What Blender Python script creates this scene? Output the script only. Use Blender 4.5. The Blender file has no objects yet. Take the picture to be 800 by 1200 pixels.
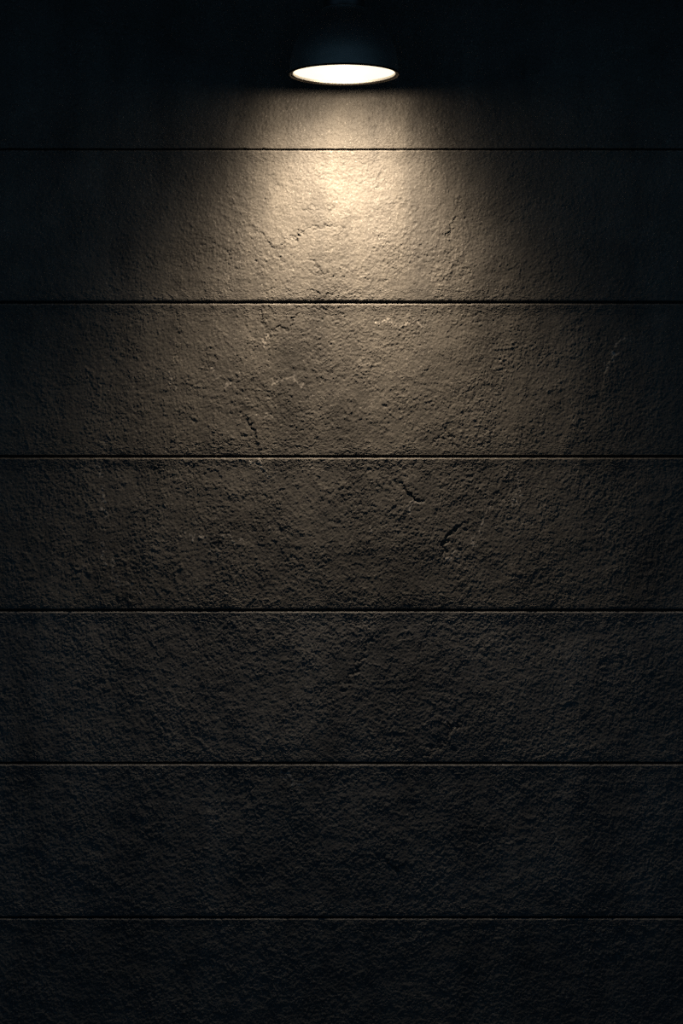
import bpy, bmesh, math
import numpy as np
from mathutils import Vector

S = bpy.context.scene
COL = S.collection

# ------------------------------------------------------------------ camera
PX = 0.002                      # one photo pixel on the wall face, metres
FOCAL = 2690.0                  # focal length in pixels of the 800x1200 frame
DIST = PX * FOCAL               # camera to wall face
CAM_Z = 1.4
cd = bpy.data.cameras.new('camera')
cd.sensor_fit = 'VERTICAL'
cd.sensor_height = 36.0
cd.sensor_width = 24.0
cd.lens = 36.0 * FOCAL / 1200.0
cam = bpy.data.objects.new('camera', cd)
cam.location = (0, -DIST, CAM_Z)
cam.rotation_euler = (math.radians(90), 0, 0)
COL.objects.link(cam)
S.camera = cam

# ------------------------------------------------------------------ world: a faint blue night
w = bpy.data.worlds.new('night')
S.world = w
w.use_nodes = True
nt = w.node_tree
nt.nodes.clear()
out = nt.nodes.new('ShaderNodeOutputWorld')
bg = nt.nodes.new('ShaderNodeBackground')
tc = nt.nodes.new('ShaderNodeTexCoord')
sep = nt.nodes.new('ShaderNodeSeparateXYZ')
mr = nt.nodes.new('ShaderNodeMapRange')
mr.interpolation_type = 'SMOOTHSTEP'
mr.inputs['From Min'].default_value = 0.1
mr.inputs['From Max'].default_value = -1.0
mr.inputs['To Min'].default_value = 0.08
mr.inputs['To Max'].default_value = 1.6
NIGHT = 0.031
mul = nt.nodes.new('ShaderNodeMath'); mul.operation = 'MULTIPLY'
mul.inputs[1].default_value = NIGHT
bg.inputs['Color'].default_value = (0.30, 0.66, 1.0, 1)
nt.links.new(tc.outputs['Generated'], sep.inputs[0])
nt.links.new(sep.outputs['Y'], mr.inputs['Value'])
nt.links.new(mr.outputs[0], mul.inputs[0])
nt.links.new(mul.outputs[0], bg.inputs['Strength'])
nt.links.new(bg.outputs[0], out.inputs[0])

# ------------------------------------------------------------------ exposure
S.view_settings.view_transform = 'Standard'
S.view_settings.look = 'None'
S.view_settings.exposure = 0.0
S.view_settings.gamma = 1.0
S.view_settings.use_curve_mapping = False
S.cycles.use_denoising = False
S.cycles.max_bounces = 6
S.cycles.use_light_tree = False
S.cycles.caustics_reflective = False
S.cycles.caustics_refractive = False
S.cycles.sample_clamp_indirect = 0.15

# lamp light numbers (the lights themselves live in the lamp's builder)
BEAM_POWER = 31.5
BEAM_COLOR = (1.0, 0.80, 0.56)
LOBE_DOWN = 66.0         # lobe axis, degrees below horizontal
LOBE_ALONG = 38.0
LOBE_ACROSS = 33.3
LOBE_BASE = 0.003
GLOW = 1.6
GLOW_COLOR = (1.0, 0.82, 0.58)


# ------------------------------------------------------------------ helpers
def link(name, mesh, mat=None, parent=None):
    o = bpy.data.objects.new(name, mesh)
    COL.objects.link(o)
    if mat:
        mesh.materials.append(mat)
    if parent:
        o.parent = parent
    return o


def from_bm(name, bm, mat, parent=None, smooth=True):
    me = bpy.data.meshes.new(name)
    bmesh.ops.recalc_face_normals(bm, faces=bm.faces)
    bm.to_mesh(me)
    bm.free()
    if smooth:
        for p in me.polygons:
            p.use_smooth = True
    return link(name, me, mat, parent)


def lathe(profile, n=96, closed=False):
    """spin a list of (radius, z) about z; closed joins last point to first"""
    bm = bmesh.new()
    rings = []
    for r, z in profile:
        if r < 1e-6:
            rings.append([bm.verts.new((0, 0, z))])
        else:
            rings.append([bm.verts.new((r * math.cos(2 * math.pi * i / n),
                                        r * math.sin(2 * math.pi * i / n), z)) for i in range(n)])
    m = len(rings)
    for k in range(m if closed else m - 1):
        a, b = rings[k], rings[(k + 1) % m]
        for i in range(n):
            j = (i + 1) % n
            if len(a) == 1 and len(b) == 1:
                continue
            if len(a) == 1:
                bm.faces.new((a[0], b[j], b[i]))
            elif len(b) == 1:
                bm.faces.new((a[i], a[j], b[0]))
            else:
                bm.faces.new((a[i], a[j], b[j], b[i]))
    return bm


def smooth_curve(pts, n=40):
    """Catmull-Rom through (r, z) points"""
    P = [np.array(p, float) for p in pts]
    P = [2 * P[0] - P[1]] + P + [2 * P[-1] - P[-2]]
    res = []
    segs = len(P) - 3
    per = max(2, n // segs)
    for i in range(segs):
        p0, p1, p2, p3 = P[i:i + 4]
        for k in range(per):
            t = k / per
            res.append(0.5 * (2 * p1 + (p2 - p0) * t + (2 * p0 - 5 * p1 + 4 * p2 - p3) * t * t
                              + (3 * p1 - p0 - 3 * p2 + p3) * t ** 3))
    res.append(P[-2])
    return [(float(a), float(b)) for a, b in res]


def node_mat(name):
    m = bpy.data.materials.new(name)
    m.use_nodes = True
    t = m.node_tree
    return m, t, t.nodes['Principled BSDF']


# ------------------------------------------------------------------ materials
def concrete_material():
    m, t, b = node_mat('rough_concrete')
    N, L = t.nodes, t.links
    geo = N.new('ShaderNodeNewGeometry')

    def noise(scale, detail, rough=0.55, dist=0.0, vec=None):
        n = N.new('ShaderNodeTexNoise')
        n.inputs['Scale'].default_value = scale
        n.inputs['Detail'].default_value = detail
        n.inputs['Roughness'].default_value = rough
        n.inputs['Distortion'].default_value = dist
        L.new(vec or geo.outputs['Position'], n.inputs['Vector'])
        return n.outputs['Fac']

    def ramp(fac, stops):
        r = N.new('ShaderNodeValToRGB')
        r.color_ramp.elements[0].position = stops[0][0]
        r.color_ramp.elements[0].color = stops[0][1]
        r.color_ramp.elements[1].position = stops[1][0]
        r.color_ramp.elements[1].color = stops[1][1]
        for p, c in stops[2:]:
            e = r.color_ramp.elements.new(p)
            e.color = c
        L.new(fac, r.inputs[0])
        return r.outputs['Color']

    def mix(mode, fac, a, c):
        x = N.new('ShaderNodeMix')
        x.data_type = 'RGBA'
        x.blend_type = mode
        x.inputs['Factor'].default_value = fac
        L.new(a, x.inputs[6])
        L.new(c, x.inputs[7])
        return x.outputs[2]

    base = ramp(noise(5.0, 8, 0.6, 0.6), [(0.30, (0.200, 0.186, 0.172, 1)), (0.70, (0.335, 0.310, 0.285, 1))])
    # fine mineral speckle
    sp = ramp(noise(230.0, 3, 0.6), [(0.32, (0.70, 0.69, 0.68, 1)), (0.66, (1.12, 1.12, 1.12, 1))])
    base = mix('MULTIPLY', 0.8, base, sp)
    # water stains running down: stretched noise
    mp = N.new('ShaderNodeMapping')
    mp.inputs['Scale'].default_value = (9.0, 9.0, 1.6)
    L.new(geo.outputs['Position'], mp.inputs['Vector'])
    st = ramp(noise(1.0, 6, 0.6, 0.3, mp.outputs[0]), [(0.36, (0.62, 0.63, 0.66, 1)), (0.60, (1, 1, 1, 1))])
    base = mix('MULTIPLY', 0.75, base, st)
    # own tone per cast course, with the light's falloff and cool ambient painted in
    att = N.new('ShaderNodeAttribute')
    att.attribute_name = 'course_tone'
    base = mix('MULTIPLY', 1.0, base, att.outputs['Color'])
    L.new(base, b.inputs['Base Color'])
    rr = N.new('ShaderNodeMapRange')
    rr.inputs['To Min'].default_value = 0.5
    rr.inputs['To Max'].default_value = 0.75
    L.new(noise(60.0, 4), rr.inputs['Value'])
    L.new(rr.outputs[0], b.inputs['Roughness'])
    b.inputs['Specular IOR Level'].default_value = 0.45
    bu = N.new('ShaderNodeBump')
    bu.inputs['Strength'].default_value = 0.35
    bu.inputs['Distance'].default_value = 0.0010
    L.new(noise(260.0, 3, 0.6, 0.4), bu.inputs['Height'])
    L.new(bu.outputs[0], b.inputs['Normal'])
    return m


def plain_material(name, col, rough, metal=0.0, spec=0.5, vary=0.12, scale=40.0):
    m, t, b = node_mat(name)
    n = t.nodes.new('ShaderNodeTexNoise')
    n.inputs['Scale'].default_value = scale
    n.inputs['Detail'].default_value = 4
    tcx = t.nodes.new('ShaderNodeTexCoord')
    t.links.new(tcx.outputs['Object'], n.inputs['Vector'])
    r = t.nodes.new('ShaderNodeValToRGB')
    r.color_ramp.elements[0].position = 0.35
    r.color_ramp.elements[1].position = 0.65
    r.color_ramp.elements[0].color = tuple(c * (1 - vary) for c in col) + (1,)
    r.color_ramp.elements[1].color = tuple(min(1, c * (1 + vary)) for c in col) + (1,)
    t.links.new(n.outputs['Fac'], r.inputs[0])
    t.links.new(r.outputs['Color'], b.inputs['Base Color'])
    b.inputs['Roughness'].default_value = rough
    b.inputs['Metallic'].default_value = metal
    b.inputs['Specular IOR Level'].default_value = spec
    return m


def glow_material():
    m, t, b = node_mat('frosted_glowing_diffuser')
    b.inputs['Base Color'].default_value = (0.85, 0.84, 0.80, 1)
    b.inputs['Emission Color'].default_value = GLOW_COLOR + (1,)
    b.inputs['Emission Strength'].default_value = GLOW
    return m


M_WALL = concrete_material()
M_FLOOR = plain_material('dark_floor_concrete', (0.045, 0.045, 0.048), 0.7, vary=0.3, scale=6)
M_CEIL = plain_material('dark_ceiling_plaster', (0.03, 0.03, 0.034), 0.9, vary=0.2, scale=6)
M_SHADE = plain_material('navy_black_satin_metal', (0.80, 0.77, 0.74), 0.54, metal=0.88, vary=0.05)
M_RIM = plain_material('dark_rolled_metal', (0.05, 0.042, 0.035), 0.45, metal=0.6)
M_LINING = plain_material('white_enamel_lining', (0.80, 0.79, 0.76), 0.45, vary=0.03)
M_COLLAR = plain_material('black_collar_metal', (0.30, 0.28, 0.28), 0.38, metal=0.85, vary=0.05)
M_GLOW = glow_material()

# ------------------------------------------------------------------ the wall: a modelled relief
rng = np.random.default_rng(11)
XW, ZH, STEP = 1.02, 2.9, 0.0015        # half width, height, sampling
NX, NZ = int(2 * XW / STEP) + 1, int(ZH / STEP) + 1


def band(lo, hi, ax=1.0, az=1.0):
    """band-passed noise, wavelengths lo..hi in metres, unit variance"""
    n = rng.standard_normal((NZ, NX))
    F = np.fft.rfft2(n)
    fz = np.fft.fftfreq(NZ, STEP)[:, None] * az
    fx = np.fft.rfftfreq(NX, STEP)[None, :] * ax
    f = np.hypot(fx, fz) + 1e-9
    g = np.exp(-(f * lo) ** 2) * (1 - np.exp(-(f * hi) ** 2)) * f ** -0.6
    r = np.fft.irfft2(F * g, s=(NZ, NX))
    return r / r.std()


def sstep(a, b, x):
    t = np.clip((x - a) / (b - a), 0, 1)
    return t * t * (3 - 2 * t)


X = np.linspace(-XW, XW, NX)
Z = np.linspace(0, ZH, NZ)
# photo pixel coordinates of every sample
U = 400 + X / PX
V = 600 - (Z - CAM_Z) / PX
UU, VV = np.meshgrid(U, V)

grain = band(0.0045, 0.016)
grain2 = band(0.008, 0.03)
mid = band(0.02, 0.07)
lump = band(0.06, 0.30)
wide = band(0.25, 1.2)
amp = 0.75 + 0.45 * sstep(-0.8, 1.2, band(0.08, 0.35))     # rougher and calmer zones

H = np.zeros((NZ, NX))
def tails(n, p):
    return np.sign(n) * np.abs(n) ** p


ridge = -np.abs(band(0.006, 0.022))
ridge -= ridge.mean()


def flakes(n, k, w=0.16):
    """terraced skin: a sharp little riser at every contour, then a slow fall"""
    f = n * k
    f = f - np.floor(f)
    return sstep(0, w, f) * (1 - sstep(w, 1.0, f))


H += amp * 0.00016 * tails(grain, 1.3) + amp * 0.00030 * ridge
fl = band(0.009, 0.030) + 0.25 * grain
H += 0.0013 * sstep(-0.5, 1.6, band(0.02, 0.10) + 0.5 * lump) * flakes(fl, 0.8)
fl = band(0.0042, 0.012)
H += 0.0008 * amp * flakes(fl, 0.6, 0.22)
H += amp * 0.00022 * tails(grain2, 1.3)
H += 0.00010 * mid + 0.00030 * lump + 0.0008 * wide
# ragged little lips: contours of warped noise where the skin has flaked
for lo, hi, th, hh in ((0.035, 0.12, 0.35, 0.0009), (0.05, 0.2, -0.5, 0.0010), (0.025, 0.09, 0.9, 0.0008)):
    f = band(lo, hi) + 0.20 * grain2 + 0.12 * mid
    mask = sstep(0.3, 1.5, band(0.10, 0.40))
    H += hh * mask * sstep(th - 0.05, th + 0.05, f) * (1 - sstep(th + 0.05, th + 0.9, f))
# scattered pits
pit = band(0.005, 0.012)
H -= 0.0011 * sstep(2.4, 3.4, pit)

# cracks, veins and broken ledges seen in the photo (pixel coordinates)
WX = 2.2 * mid + 1.6 * grain2
WZ = np.roll(2.2 * mid + 1.6 * grain2, 177, axis=1)


def window(pts, pad):
    xs = [p[0] for p in pts]
    ys = [p[1] for p in pts]
    i0 = np.searchsorted(U, min(xs) - pad); i1 = np.searchsorted(U, max(xs) + pad)
    j = np.where((V > min(ys) - pad) & (V < max(ys) + pad))[0]
    return slice(j[0], j[-1] + 1), slice(i0, i1)


def polydist(pts, sl):
    x = UU[sl] + WX[sl]
    y = VV[sl] + WZ[sl]
    best = np.full(x.shape, 1e9)
    side = np.zeros(x.shape)
    along = np.zeros(x.shape)
    n = len(pts) - 1
    for k, ((x0, y0), (x1, y1)) in enumerate(zip(pts[:-1], pts[1:])):
        dx, dy = x1 - x0, y1 - y0
        L2 = dx * dx + dy * dy
        t = np.clip(((x - x0) * dx + (y - y0) * dy) / L2, 0, 1)
        d = np.hypot(x - x0 - t * dx, y - y0 - t * dy)
        c = np.sign(dx * (y - y0) - dy * (x - x0))
        u = d < best
        best = np.where(u, d, best)
        side = np.where(u, c, side)
        along = np.where(u, (k + t) / n, along)
    return best, side, along


TONE = 1 + 1.9 * sstep(1.5, 2.6, band(0.003, 0.007)) * sstep(-1.2, 1.0, band(0.03, 0.2))   # glints painted as random pale specks
# darker along the cracks, pale mineral along the veins


def crack(pts, depth=0.0022, width=1.6, broken=0.5):
    sl = window(pts, 14)
    d, s, a = polydist(pts, sl)
    gap = 1 - broken * sstep(0.2, 1.0, np.roll(mid, 90, axis=0)[sl])
    taper = np.sin(np.pi * np.clip(a, 0.03, 0.97)) ** 0.4
    k = taper * gap * np.exp(-(d / width) ** 2)
    H[sl] -= depth * k
    TONE[sl] *= 1 - 0.35 * k


def ledge(pts, height=0.0022, reach=26.0, sign=1):
    """one side stands proud of the other; the step dies away from the line"""
    sl = window(pts, reach * 2.5)
    d, s, a = polydist(pts, sl)
    taper = np.sin(np.pi * np.clip(a, 0.02, 0.98)) ** 0.6
    e = d * s * sign
    H[sl] += 0.55 * height * taper * (sstep(-0.7, 0.9, e) * np.exp(-np.maximum(e, 0) / reach) - 0.0)


def vein(pts, height=0.0016, width=1.3):
    sl = window(pts, 12)
    d, s, a = polydist(pts, sl)
    gap = sstep(-1.3, 0.0, np.roll(grain2, 55, axis=0)[sl])
    k = gap * np.exp(-(d / (0.8 * width)) ** 2)
    H[sl] += 0.12 * height * k
    TONE[sl] *= 1 + 2.4 * k


crack([(322, 292), (338, 283), (352, 272), (367, 266), (383, 265), (398, 265)], 0.0030, 1.5, 0.3)
ledge([(322, 293), (338, 284), (352, 273), (367, 267), (398, 266)], 0.0018, 22, 1)
crack([(363, 300), (372, 312), (380, 322), (388, 328)], 0.0026, 1.6, 0.3)
crack([(293, 262), (306, 275), (318, 290), (326, 300)], 0.0020, 1.4, 0.5)
crack([(314, 205), (322, 214), (330, 219)], 0.0018, 1.3)
crack([(340, 238), (356, 243), (372, 247), (388, 243), (400, 228)], 0.0018, 1.3, 0.6)
crack([(380, 350), (388, 343), (396, 337)], 0.0024, 1.5, 0.2)
crack([(396, 262), (402, 274), (394, 280)], 0.0018, 1.3)
# long fold right of the hot spot
ledge([(508, 182), (515, 198), (524, 214), (529, 226), (540, 232), (536, 244), (531, 256), (528, 268), (523, 283)], 0.0034, 26, 1)
crack([(531, 252), (529, 266), (526, 274), (522, 284)], 0.0030, 1.6, 0.1)
crack([(531, 290), (525, 302), (530, 312)], 0.0020, 1.4)
crack([(458, 240), (466, 235), (480, 236)], 0.0014, 1.2)
crack([(465, 172), (464, 150), (466, 132)], 0.0013, 1.3, 0.3)
crack([(432, 160), (437, 142), (440, 122)], 0.0012, 1.3, 0.4)
# course 3
crack([(301, 358), (306, 370), (312, 388)], 0.0026, 1.5, 0.2)
crack([(312, 388), (324, 388), (338, 384), (346, 372), (350, 358)], 0.0026, 1.6, 0.1)
ledge([(312, 388), (324, 388), (338, 384), (346, 372), (350, 358)], 0.0016, 14, -1)
vein([(311, 392), (310, 402), (314, 408)], 0.0022, 1.6)
ledge([(205, 357), (211, 376), (209, 395), (209, 430), (211, 450)], 0.0026, 30, 1)
crack([(205, 357), (211, 376), (209, 395), (209, 440)], 0.0014, 1.4, 0.5)
vein([(196, 432), (200, 446), (206, 453)], 0.0022, 1.4)
vein([(240, 425), (252, 438), (264, 448), (274, 454)], 0.0016, 1.4)
ledge([(285, 485), (296, 505), (303, 522), (305, 532)], 0.0036, 26, -1)
crack([(285, 485), (296, 505), (303, 522), (306, 533)], 0.0020, 1.6, 0.1)
vein([(318, 450), (332, 444), (345, 444), (357, 452)], 0.0016, 1.6)
vein([(283, 489), (300, 486), (320, 487)], 0.0014, 1.5)
ledge([(735, 392), (724, 410), (712, 428), (706, 446), (702, 470)], 0.0030, 26, -1)
vein([(733, 395), (722, 411), (712, 424), (708, 436)], 0.0018, 1.4)
crack([(504, 528), (511, 515), (520, 507), (528, 513), (540, 527)], 0.0026, 1.6, 0.2)
vein([(437, 379), (455, 378), (470, 379), (494, 379)], 0.0016, 1.3)
# course 4
vein([(114, 541), (118, 560), (119, 580), (122, 597), (125, 606)], 0.0026, 1.2)
vein([(117, 628), (121, 642), (126, 656), (133, 668), (140, 681), (150, 686), (166, 695)], 0.0026, 1.3)
vein([(297, 541), (308, 550), (314, 558), (324, 559)], 0.0036, 1.5)
ledge([(297, 540), (308, 549), (314, 557), (330, 559)], 0.0022, 26, -1)
vein([(217, 624), (229, 629), (240, 630), (245, 641), (248, 650), (256, 652)], 0.0026, 1.4)
vein([(264, 629), (274, 632), (280, 642)], 0.0026, 1.4)
crack([(248, 641), (256, 636), (262, 633)], 0.0024, 1.8, 0.1)
crack([(466, 566), (475, 574), (486, 581), (496, 586)], 0.0040, 2.2, 0.0)
ledge([(466, 564), (475, 572), (486, 579), (496, 586)], 0.0030, 24, -1)
vein([(476, 598), (484, 591), (494, 587)], 0.0036, 1.6)
crack([(544, 612), (534, 622), (524, 630), (518, 640), (517, 648)], 0.0046, 2.6, 0.0)
ledge([(546, 608), (534, 620), (523, 630), (517, 648)], 0.0030, 24, 1)
vein([(522, 654), (532, 652), (540, 650)], 0.0022, 1.4)
vein([(563, 612), (570, 600), (560, 622), (554, 640)], 0.0016, 1.6)
vein([(610, 575), (604, 592), (608, 560)], 0.0016, 1.4)
vein([(432, 621), (434, 623), (437, 622)], 0.0035, 2.2)
ledge([(130, 705), (146, 700), (158, 712)], 0.0020, 18, -1)
# courses 5 and 6
crack([(498, 890), (506, 878), (517, 872), (526, 868), (536, 880)], 0.0034, 2.0, 0.1)
crack([(524, 866), (527, 852), (536, 850), (545, 852)], 0.0040, 2.4, 0.0)
ledge([(498, 890), (508, 876), (522, 866), (527, 852), (545, 850)], 0.0036, 26, 1)
crack([(398, 808), (412, 790), (424, 770), (432, 752)], 0.0024, 2.6, 0.3)
ledge([(398, 808), (412, 790), (424, 770), (438, 740)], 0.0030, 40, 1)
ledge([(432, 1000), (450, 1008), (464, 1016), (476, 1010), (484, 1018)], 0.0034, 30, -1)
crack([(440, 1003), (452, 1009), (464, 1017), (474, 1012)], 0.0024, 1.8, 0.2)
ledge([(344, 896), (350, 930), (338, 962), (346, 990)], 0.0024, 34, 1)
vein([(330, 905), (345, 917), (362, 915)], 0.0016, 1.4)
ledge([(285, 905), (296, 930), (292, 960)], 0.0022, 30, -1)
ledge([(560, 1084), (500, 1090), (430, 1086)], 0.0020, 26, 1)

# courses stand at very slightly different planes
GROOVES = [175.0, 354.2, 534.8, 715.2, 894.2, 1075.0]
edges = [-400] + GROOVES + [1700]
plane = [0.0005, 0.0022, -0.0006, 0.0012, -0.0004, 0.0009, 0.0]
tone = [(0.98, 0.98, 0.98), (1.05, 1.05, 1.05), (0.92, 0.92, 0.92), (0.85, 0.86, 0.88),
        (0.91, 0.96, 1.05), (0.78, 0.84, 0.94), (0.68, 0.74, 0.83)]  # lower courses darkened and cooled to imitate fading lamplight and blue ambient

WIN = 0.034
# rows: regular sampling plus dense rows across every joint
zg = [CAM_Z + (600 - g) * PX for g in GROOVES]
rows = [z for z in Z if all(abs(z - g) > WIN for g in zg)]
for g in zg:
    rows += list(np.arange(g - WIN, g + WIN + 1e-6, 0.0004))
rows = np.array(sorted(rows))
NR = len(rows)
pos = np.clip(rows / STEP, 0, NZ - 1.001)
i0 = pos.astype(int)
fr = (pos - i0)[:, None]
HR = H[i0] * (1 - fr) + H[i0 + 1] * fr

TR = TONE[i0] * (1 - fr) + TONE[i0 + 1] * fr
vrow = 600 - (rows - CAM_Z) / PX
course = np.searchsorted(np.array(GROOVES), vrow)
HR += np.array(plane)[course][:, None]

# joints: 10 mm deep slot, sharp top arris, chamfered lower arris that catches the light


def line_noise(lo, hi):
    n = rng.standard_normal(NX)
    f = np.fft.rfftfreq(NX, STEP) + 1e-9
    r = np.fft.irfft(np.fft.rfft(n) * np.exp(-(f * lo) ** 2) * (1 - np.exp(-(f * hi) ** 2)) * f ** -0.5, n=NX)
    return r / r.std()


widths = [0.0019, 0.0027, 0.0030, 0.0025, 0.0024, 0.0019]
prouds = [0.0020, 0.0021, 0.0019, 0.0014, 0.0011, 0.0009]
for g, hw, pr in zip(zg, widths, prouds):
    a = np.where(np.abs(rows - g) < WIN + 1e-4)[0]
    s = (rows[a] - g)[:, None]
    up = hw + 0.00018 * line_noise(0.016, 0.06) + 0.0014 * sstep(1.5, 2.8, line_noise(0.02, 0.06))
    lo = hw + 0.00016 * line_noise(0.016, 0.06) + 0.0012 * sstep(1.6, 2.9, line_noise(0.02, 0.06))
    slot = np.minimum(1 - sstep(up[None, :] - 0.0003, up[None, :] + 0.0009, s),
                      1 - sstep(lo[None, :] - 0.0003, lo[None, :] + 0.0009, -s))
    dl = np.maximum(0, -s - lo[None, :])
    du = np.maximum(0, s - up[None, :])
    glint_mask = sstep(-1.3, 0.4, line_noise(0.006, 0.05))
    proud = (pr + 0.00018 * line_noise(0.02, 0.10))[None, :]
    low = np.where(dl < 0.0036, -0.0012 + (proud + 0.0012) * dl / 0.0036,
                   proud * np.exp(-(dl - 0.0036) / 0.018))
    edge = np.where(s < 0, low, -0.0012 * np.exp(-du / 0.005))
    blend = sstep(WIN, WIN - 0.022, np.abs(s))
    soft = 1 - 0.7 * np.exp(-(np.minimum(dl + (s > 0), du + (s < 0)) / 0.002) ** 2)   # arrises are trowelled
    base = HR[a]
    HR[a] = base * soft + (1 - soft) * base.mean(axis=0, keepdims=True) + edge * blend - 0.010 * slot
    TR[a] *= 1 - 0.8 * slot ** 5            # shade painted into the bottom of the joint
    TR[a] *= 1 + 0.7 * (s < 0) * np.exp(-((dl - 0.0025) / 0.0016) ** 2) * glint_mask[None, :]   # bright lit edge painted pale along the lower arris

# the wall runs on past the frame on both sides, sampled more coarsely
ext = np.arange(4, 200, 4)
left = ext[::-1]
X = np.concatenate([-XW - left * STEP * 2.5, X, XW + ext * STEP * 2.5])
HR = np.concatenate([HR[:, left], HR, HR[:, NX - 1 - ext]], axis=1)
TR = np.concatenate([TR[:, left], TR, TR[:, NX - 1 - ext]], axis=1)
NX = len(X)

verts = np.empty((NR, NX, 3), np.float32)
verts[..., 0] = X[None, :]
verts[..., 1] = -HR
verts[..., 2] = rows[:, None]
front = NR * NX
# closing box behind the face so that the wall has thickness
TH = 0.12
idx = np.arange(front).reshape(NR, NX)
q = np.stack([idx[:-1, :-1], idx[:-1, 1:], idx[1:, 1:], idx[1:, :-1]], -1).reshape(-1, 4)
bl = len(idx[0])
border = np.concatenate([idx[0, :], idx[1:, -1], idx[-1, -2::-1], idx[-2:0:-1, 0]])
bv = verts.reshape(-1, 3)[border].copy()
bv[:, 1] = TH
nb = len(border)
back = front + np.arange(nb)
side = np.stack([border, back, np.roll(back, -1), np.roll(border, -1)], -1)
allv = np.concatenate([verts.reshape(-1, 3), bv])
quads = np.concatenate([q, side]).astype(np.int32)
me = bpy.data.meshes.new('wall_back')
nq = len(quads)
me.vertices.add(len(allv))
me.vertices.foreach_set('co', allv.ravel())
me.loops.add(nq * 4 + nb)
me.polygons.add(nq + 1)
li = np.concatenate([quads.ravel(), back[::-1].astype(np.int32)])
me.loops.foreach_set('vertex_index', li)
me.polygons.foreach_set('loop_start', np.concatenate([np.arange(nq) * 4, [nq * 4]]).astype(np.int32))
me.polygons.foreach_set('use_smooth', np.concatenate([np.ones(len(q), bool), np.zeros(nb + 1, bool)]))
me.update(calc_edges=True)
ct = me.attributes.new('course_tone', 'FLOAT_COLOR', 'POINT')
tv = np.ones((len(allv), 4), np.float32)
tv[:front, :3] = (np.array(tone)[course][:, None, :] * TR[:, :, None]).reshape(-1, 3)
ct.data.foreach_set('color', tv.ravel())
wall = link('wall_back', me, M_WALL)
wall['kind'] = 'structure'


# ------------------------------------------------------------------ floor and ceiling
def slab(name, x, y0, y1, z0, z1, mat):
    bm = bmesh.new()
    bmesh.ops.create_cube(bm, size=1)
    for v in bm.verts:
        v.co = Vector((v.co.x * 2 * x, y0 + (v.co.y + 0.5) * (y1 - y0), z0 + (v.co.z + 0.5) * (z1 - z0)))
    o = from_bm(name, bm, mat, smooth=False)
    o['kind'] = 'structure'
    return o


slab('floor', 3.0, -7.0, TH, -0.1, 0.0, M_FLOOR)
slab('ceiling', 3.0, -1.6, TH, ZH, ZH + 0.1, M_CEIL)

# ------------------------------------------------------------------ the pendant lamp
LAMP_Y = -0.25
LS = PX * (DIST + LAMP_Y) / DIST            # one pixel at the lamp
LAMP_X = 3 * LS
RIM_Z = CAM_Z + (600 - 87) * LS
R = 64 * LS

lamp = bpy.data.objects.new('pendant_lamp', None)
lamp.location = (LAMP_X, LAMP_Y, RIM_Z)
COL.objects.link(lamp)
lamp['label'] = 'navy black dome pendant lamp with a glowing cream opening, hanging before the concrete wall'
lamp['category'] = 'lamp'

prof = [(64, 0), (63.3, 10), (61.8, 22), (58.5, 33), (53, 44), (46, 54), (38, 62.5), (31, 68.5), (26.5, 73), (25, 77)]
outer = smooth_curve([(r * LS, z * LS) for r, z in prof], 54)
inner = [(max(r - 0.0022, 0.002), max(z - 0.0016, 0.0)) for r, z in outer]
shade = from_bm('lamp_shade', lathe(outer + inner[::-1], 128, closed=True), M_SHADE, lamp)
# white inside skin, a hair inside the shell
lin = [(max(r - 0.0034, 0.002), max(z - 0.0012, 0.0008)) for r, z in outer[:-6]]
lin2 = [(max(r - 0.0042, 0.001), z - 0.0006) for r, z in lin]
lin2[0] = (lin2[0][0], lin[0][1])
from_bm('shade_lining', lathe(lin + lin2[::-1], 128, closed=True), M_LINING, shade)
# rolled rim bead
rr = 0.0024
bead = [(R - 0.0008 + rr * math.cos(a), rr * math.sin(a)) for a in np.linspace(0, 2 * math.pi, 14)[:-1]]
from_bm('rim_bead', lathe(bead, 128, closed=True), M_RIM, shade)
# frosted diffuser set a little way up inside the opening
rd = 61.3 * LS
dz = 0.006
dome = [(0, dz - 0.0015)] + [(rd * t, dz - 0.0015 * (1 - t * t)) for t in np.linspace(0.08, 1, 14)]
dome += [(rd, dz + 0.003), (0, dz + 0.003)]
from_bm('diffuser', lathe(dome, 128), M_GLOW, lamp)
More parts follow.
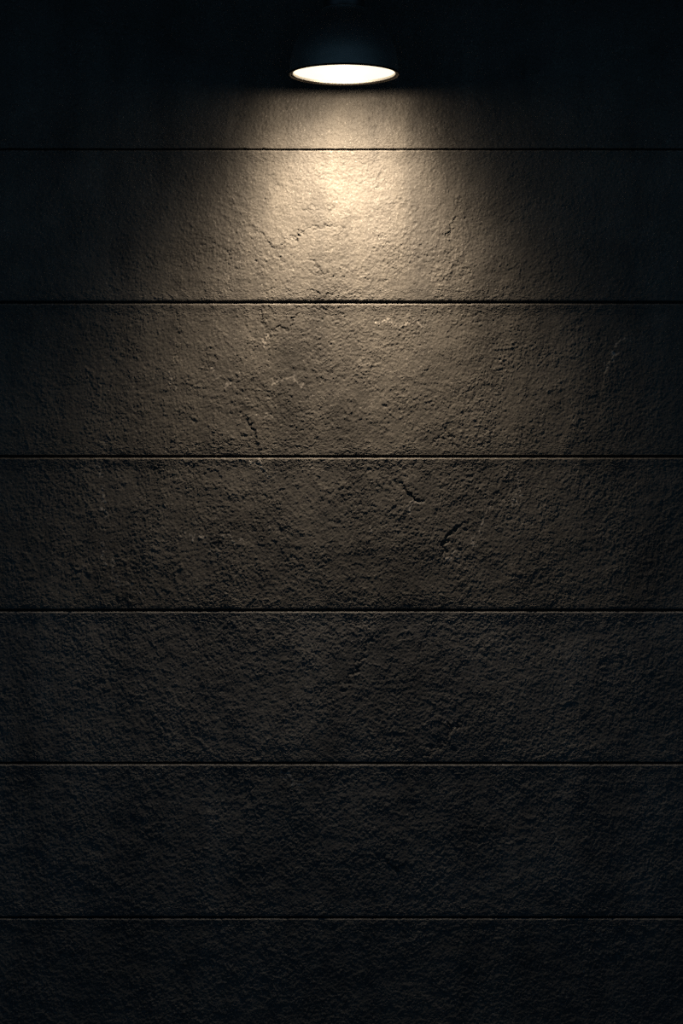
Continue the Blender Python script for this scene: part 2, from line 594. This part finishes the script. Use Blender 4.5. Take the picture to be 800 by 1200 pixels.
# collar, cap, gland, rod, ceiling rose
zc = 78.0 * LS
col = [(0, zc - 0.004), (0.0440, zc - 0.004), (0.0462, zc - 0.0018), (0.0462, zc + 0.052), (0.0440, zc + 0.056),
       (0.0300, zc + 0.062), (0.0180, zc + 0.074), (0.0160, zc + 0.078), (0, zc + 0.078)]
from_bm('socket_collar', lathe(col, 96), M_COLLAR, lamp, smooth=False)
z1 = zc + 0.076
gl = [(0, z1), (0.012, z1), (0.012, z1 + 0.012), (0.009, z1 + 0.018), (0, z1 + 0.018)]
from_bm('cable_gland', lathe(gl, 24), M_COLLAR, lamp, smooth=False)
ztop = ZH - RIM_Z
rod = [(0, z1 + 0.014), (0.006, z1 + 0.014), (0.006, ztop - 0.02), (0, ztop - 0.02)]
from_bm('hanging_rod', lathe(rod, 24), M_COLLAR, lamp, smooth=False)
rose = [(0, ztop - 0.030), (0.020, ztop - 0.030), (0.050, ztop - 0.024), (0.058, ztop - 0.016), (0.058, ztop), (0, ztop)]
from_bm('ceiling_rose', lathe(rose, 64), M_COLLAR, lamp, smooth=False)
for o in list(lamp.children):
    if o.name in ('socket_collar', 'ceiling_rose', 'hanging_rod', 'cable_gland'):
        me_ = o.data
        n_side = [p for p in me_.polygons if abs(p.normal.z) < 0.3]
        for p in n_side:
            p.use_smooth = True

# the lamp's own light: a small source under the diffuser whose nodes shape a lobe
# down and towards the wall, narrower across the wall than down it
ld = bpy.data.lights.new('lamp_light', 'POINT')
ld.energy = BEAM_POWER
ld.color = BEAM_COLOR
ld.shadow_soft_size = 0.012
ld.use_nodes = True
t = ld.node_tree
em = t.nodes['Emission']
geo = t.nodes.new('ShaderNodeNewGeometry')
sx = t.nodes.new('ShaderNodeSeparateXYZ')
t.links.new(geo.outputs['Normal'], sx.inputs[0])


def M(op, a, b=None):
    n = t.nodes.new('ShaderNodeMath')
    n.operation = op
    for k, v in enumerate((a, b)):
        if v is None:
            continue
        if isinstance(v, (int, float)):
            n.inputs[k].default_value = v
        else:
            t.links.new(v, n.inputs[k])
    return n.outputs[0]


phi = M('ARCSINE', sx.outputs['X'])
psi = M('ARCTAN2', M('MULTIPLY', sx.outputs['Z'], -1.0), sx.outputs['Y'])
e1 = M('POWER', M('ABSOLUTE', M('DIVIDE', phi, math.radians(LOBE_ACROSS))), 3.4)
e2 = M('POWER', M('ABSOLUTE', M('DIVIDE', M('SUBTRACT', psi, math.radians(LOBE_DOWN)), math.radians(LOBE_ALONG))), 2.0)
wgt = M('ADD', M('EXPONENT', M('MULTIPLY', M('ADD', e1, e2), -1.0)), LOBE_BASE)
t.links.new(wgt, em.inputs['Strength'])
lo_ = bpy.data.objects.new('lamp_light', ld)
lo_.location = (0, 0, -0.006)
lo_.parent = lamp
COL.objects.link(lo_)
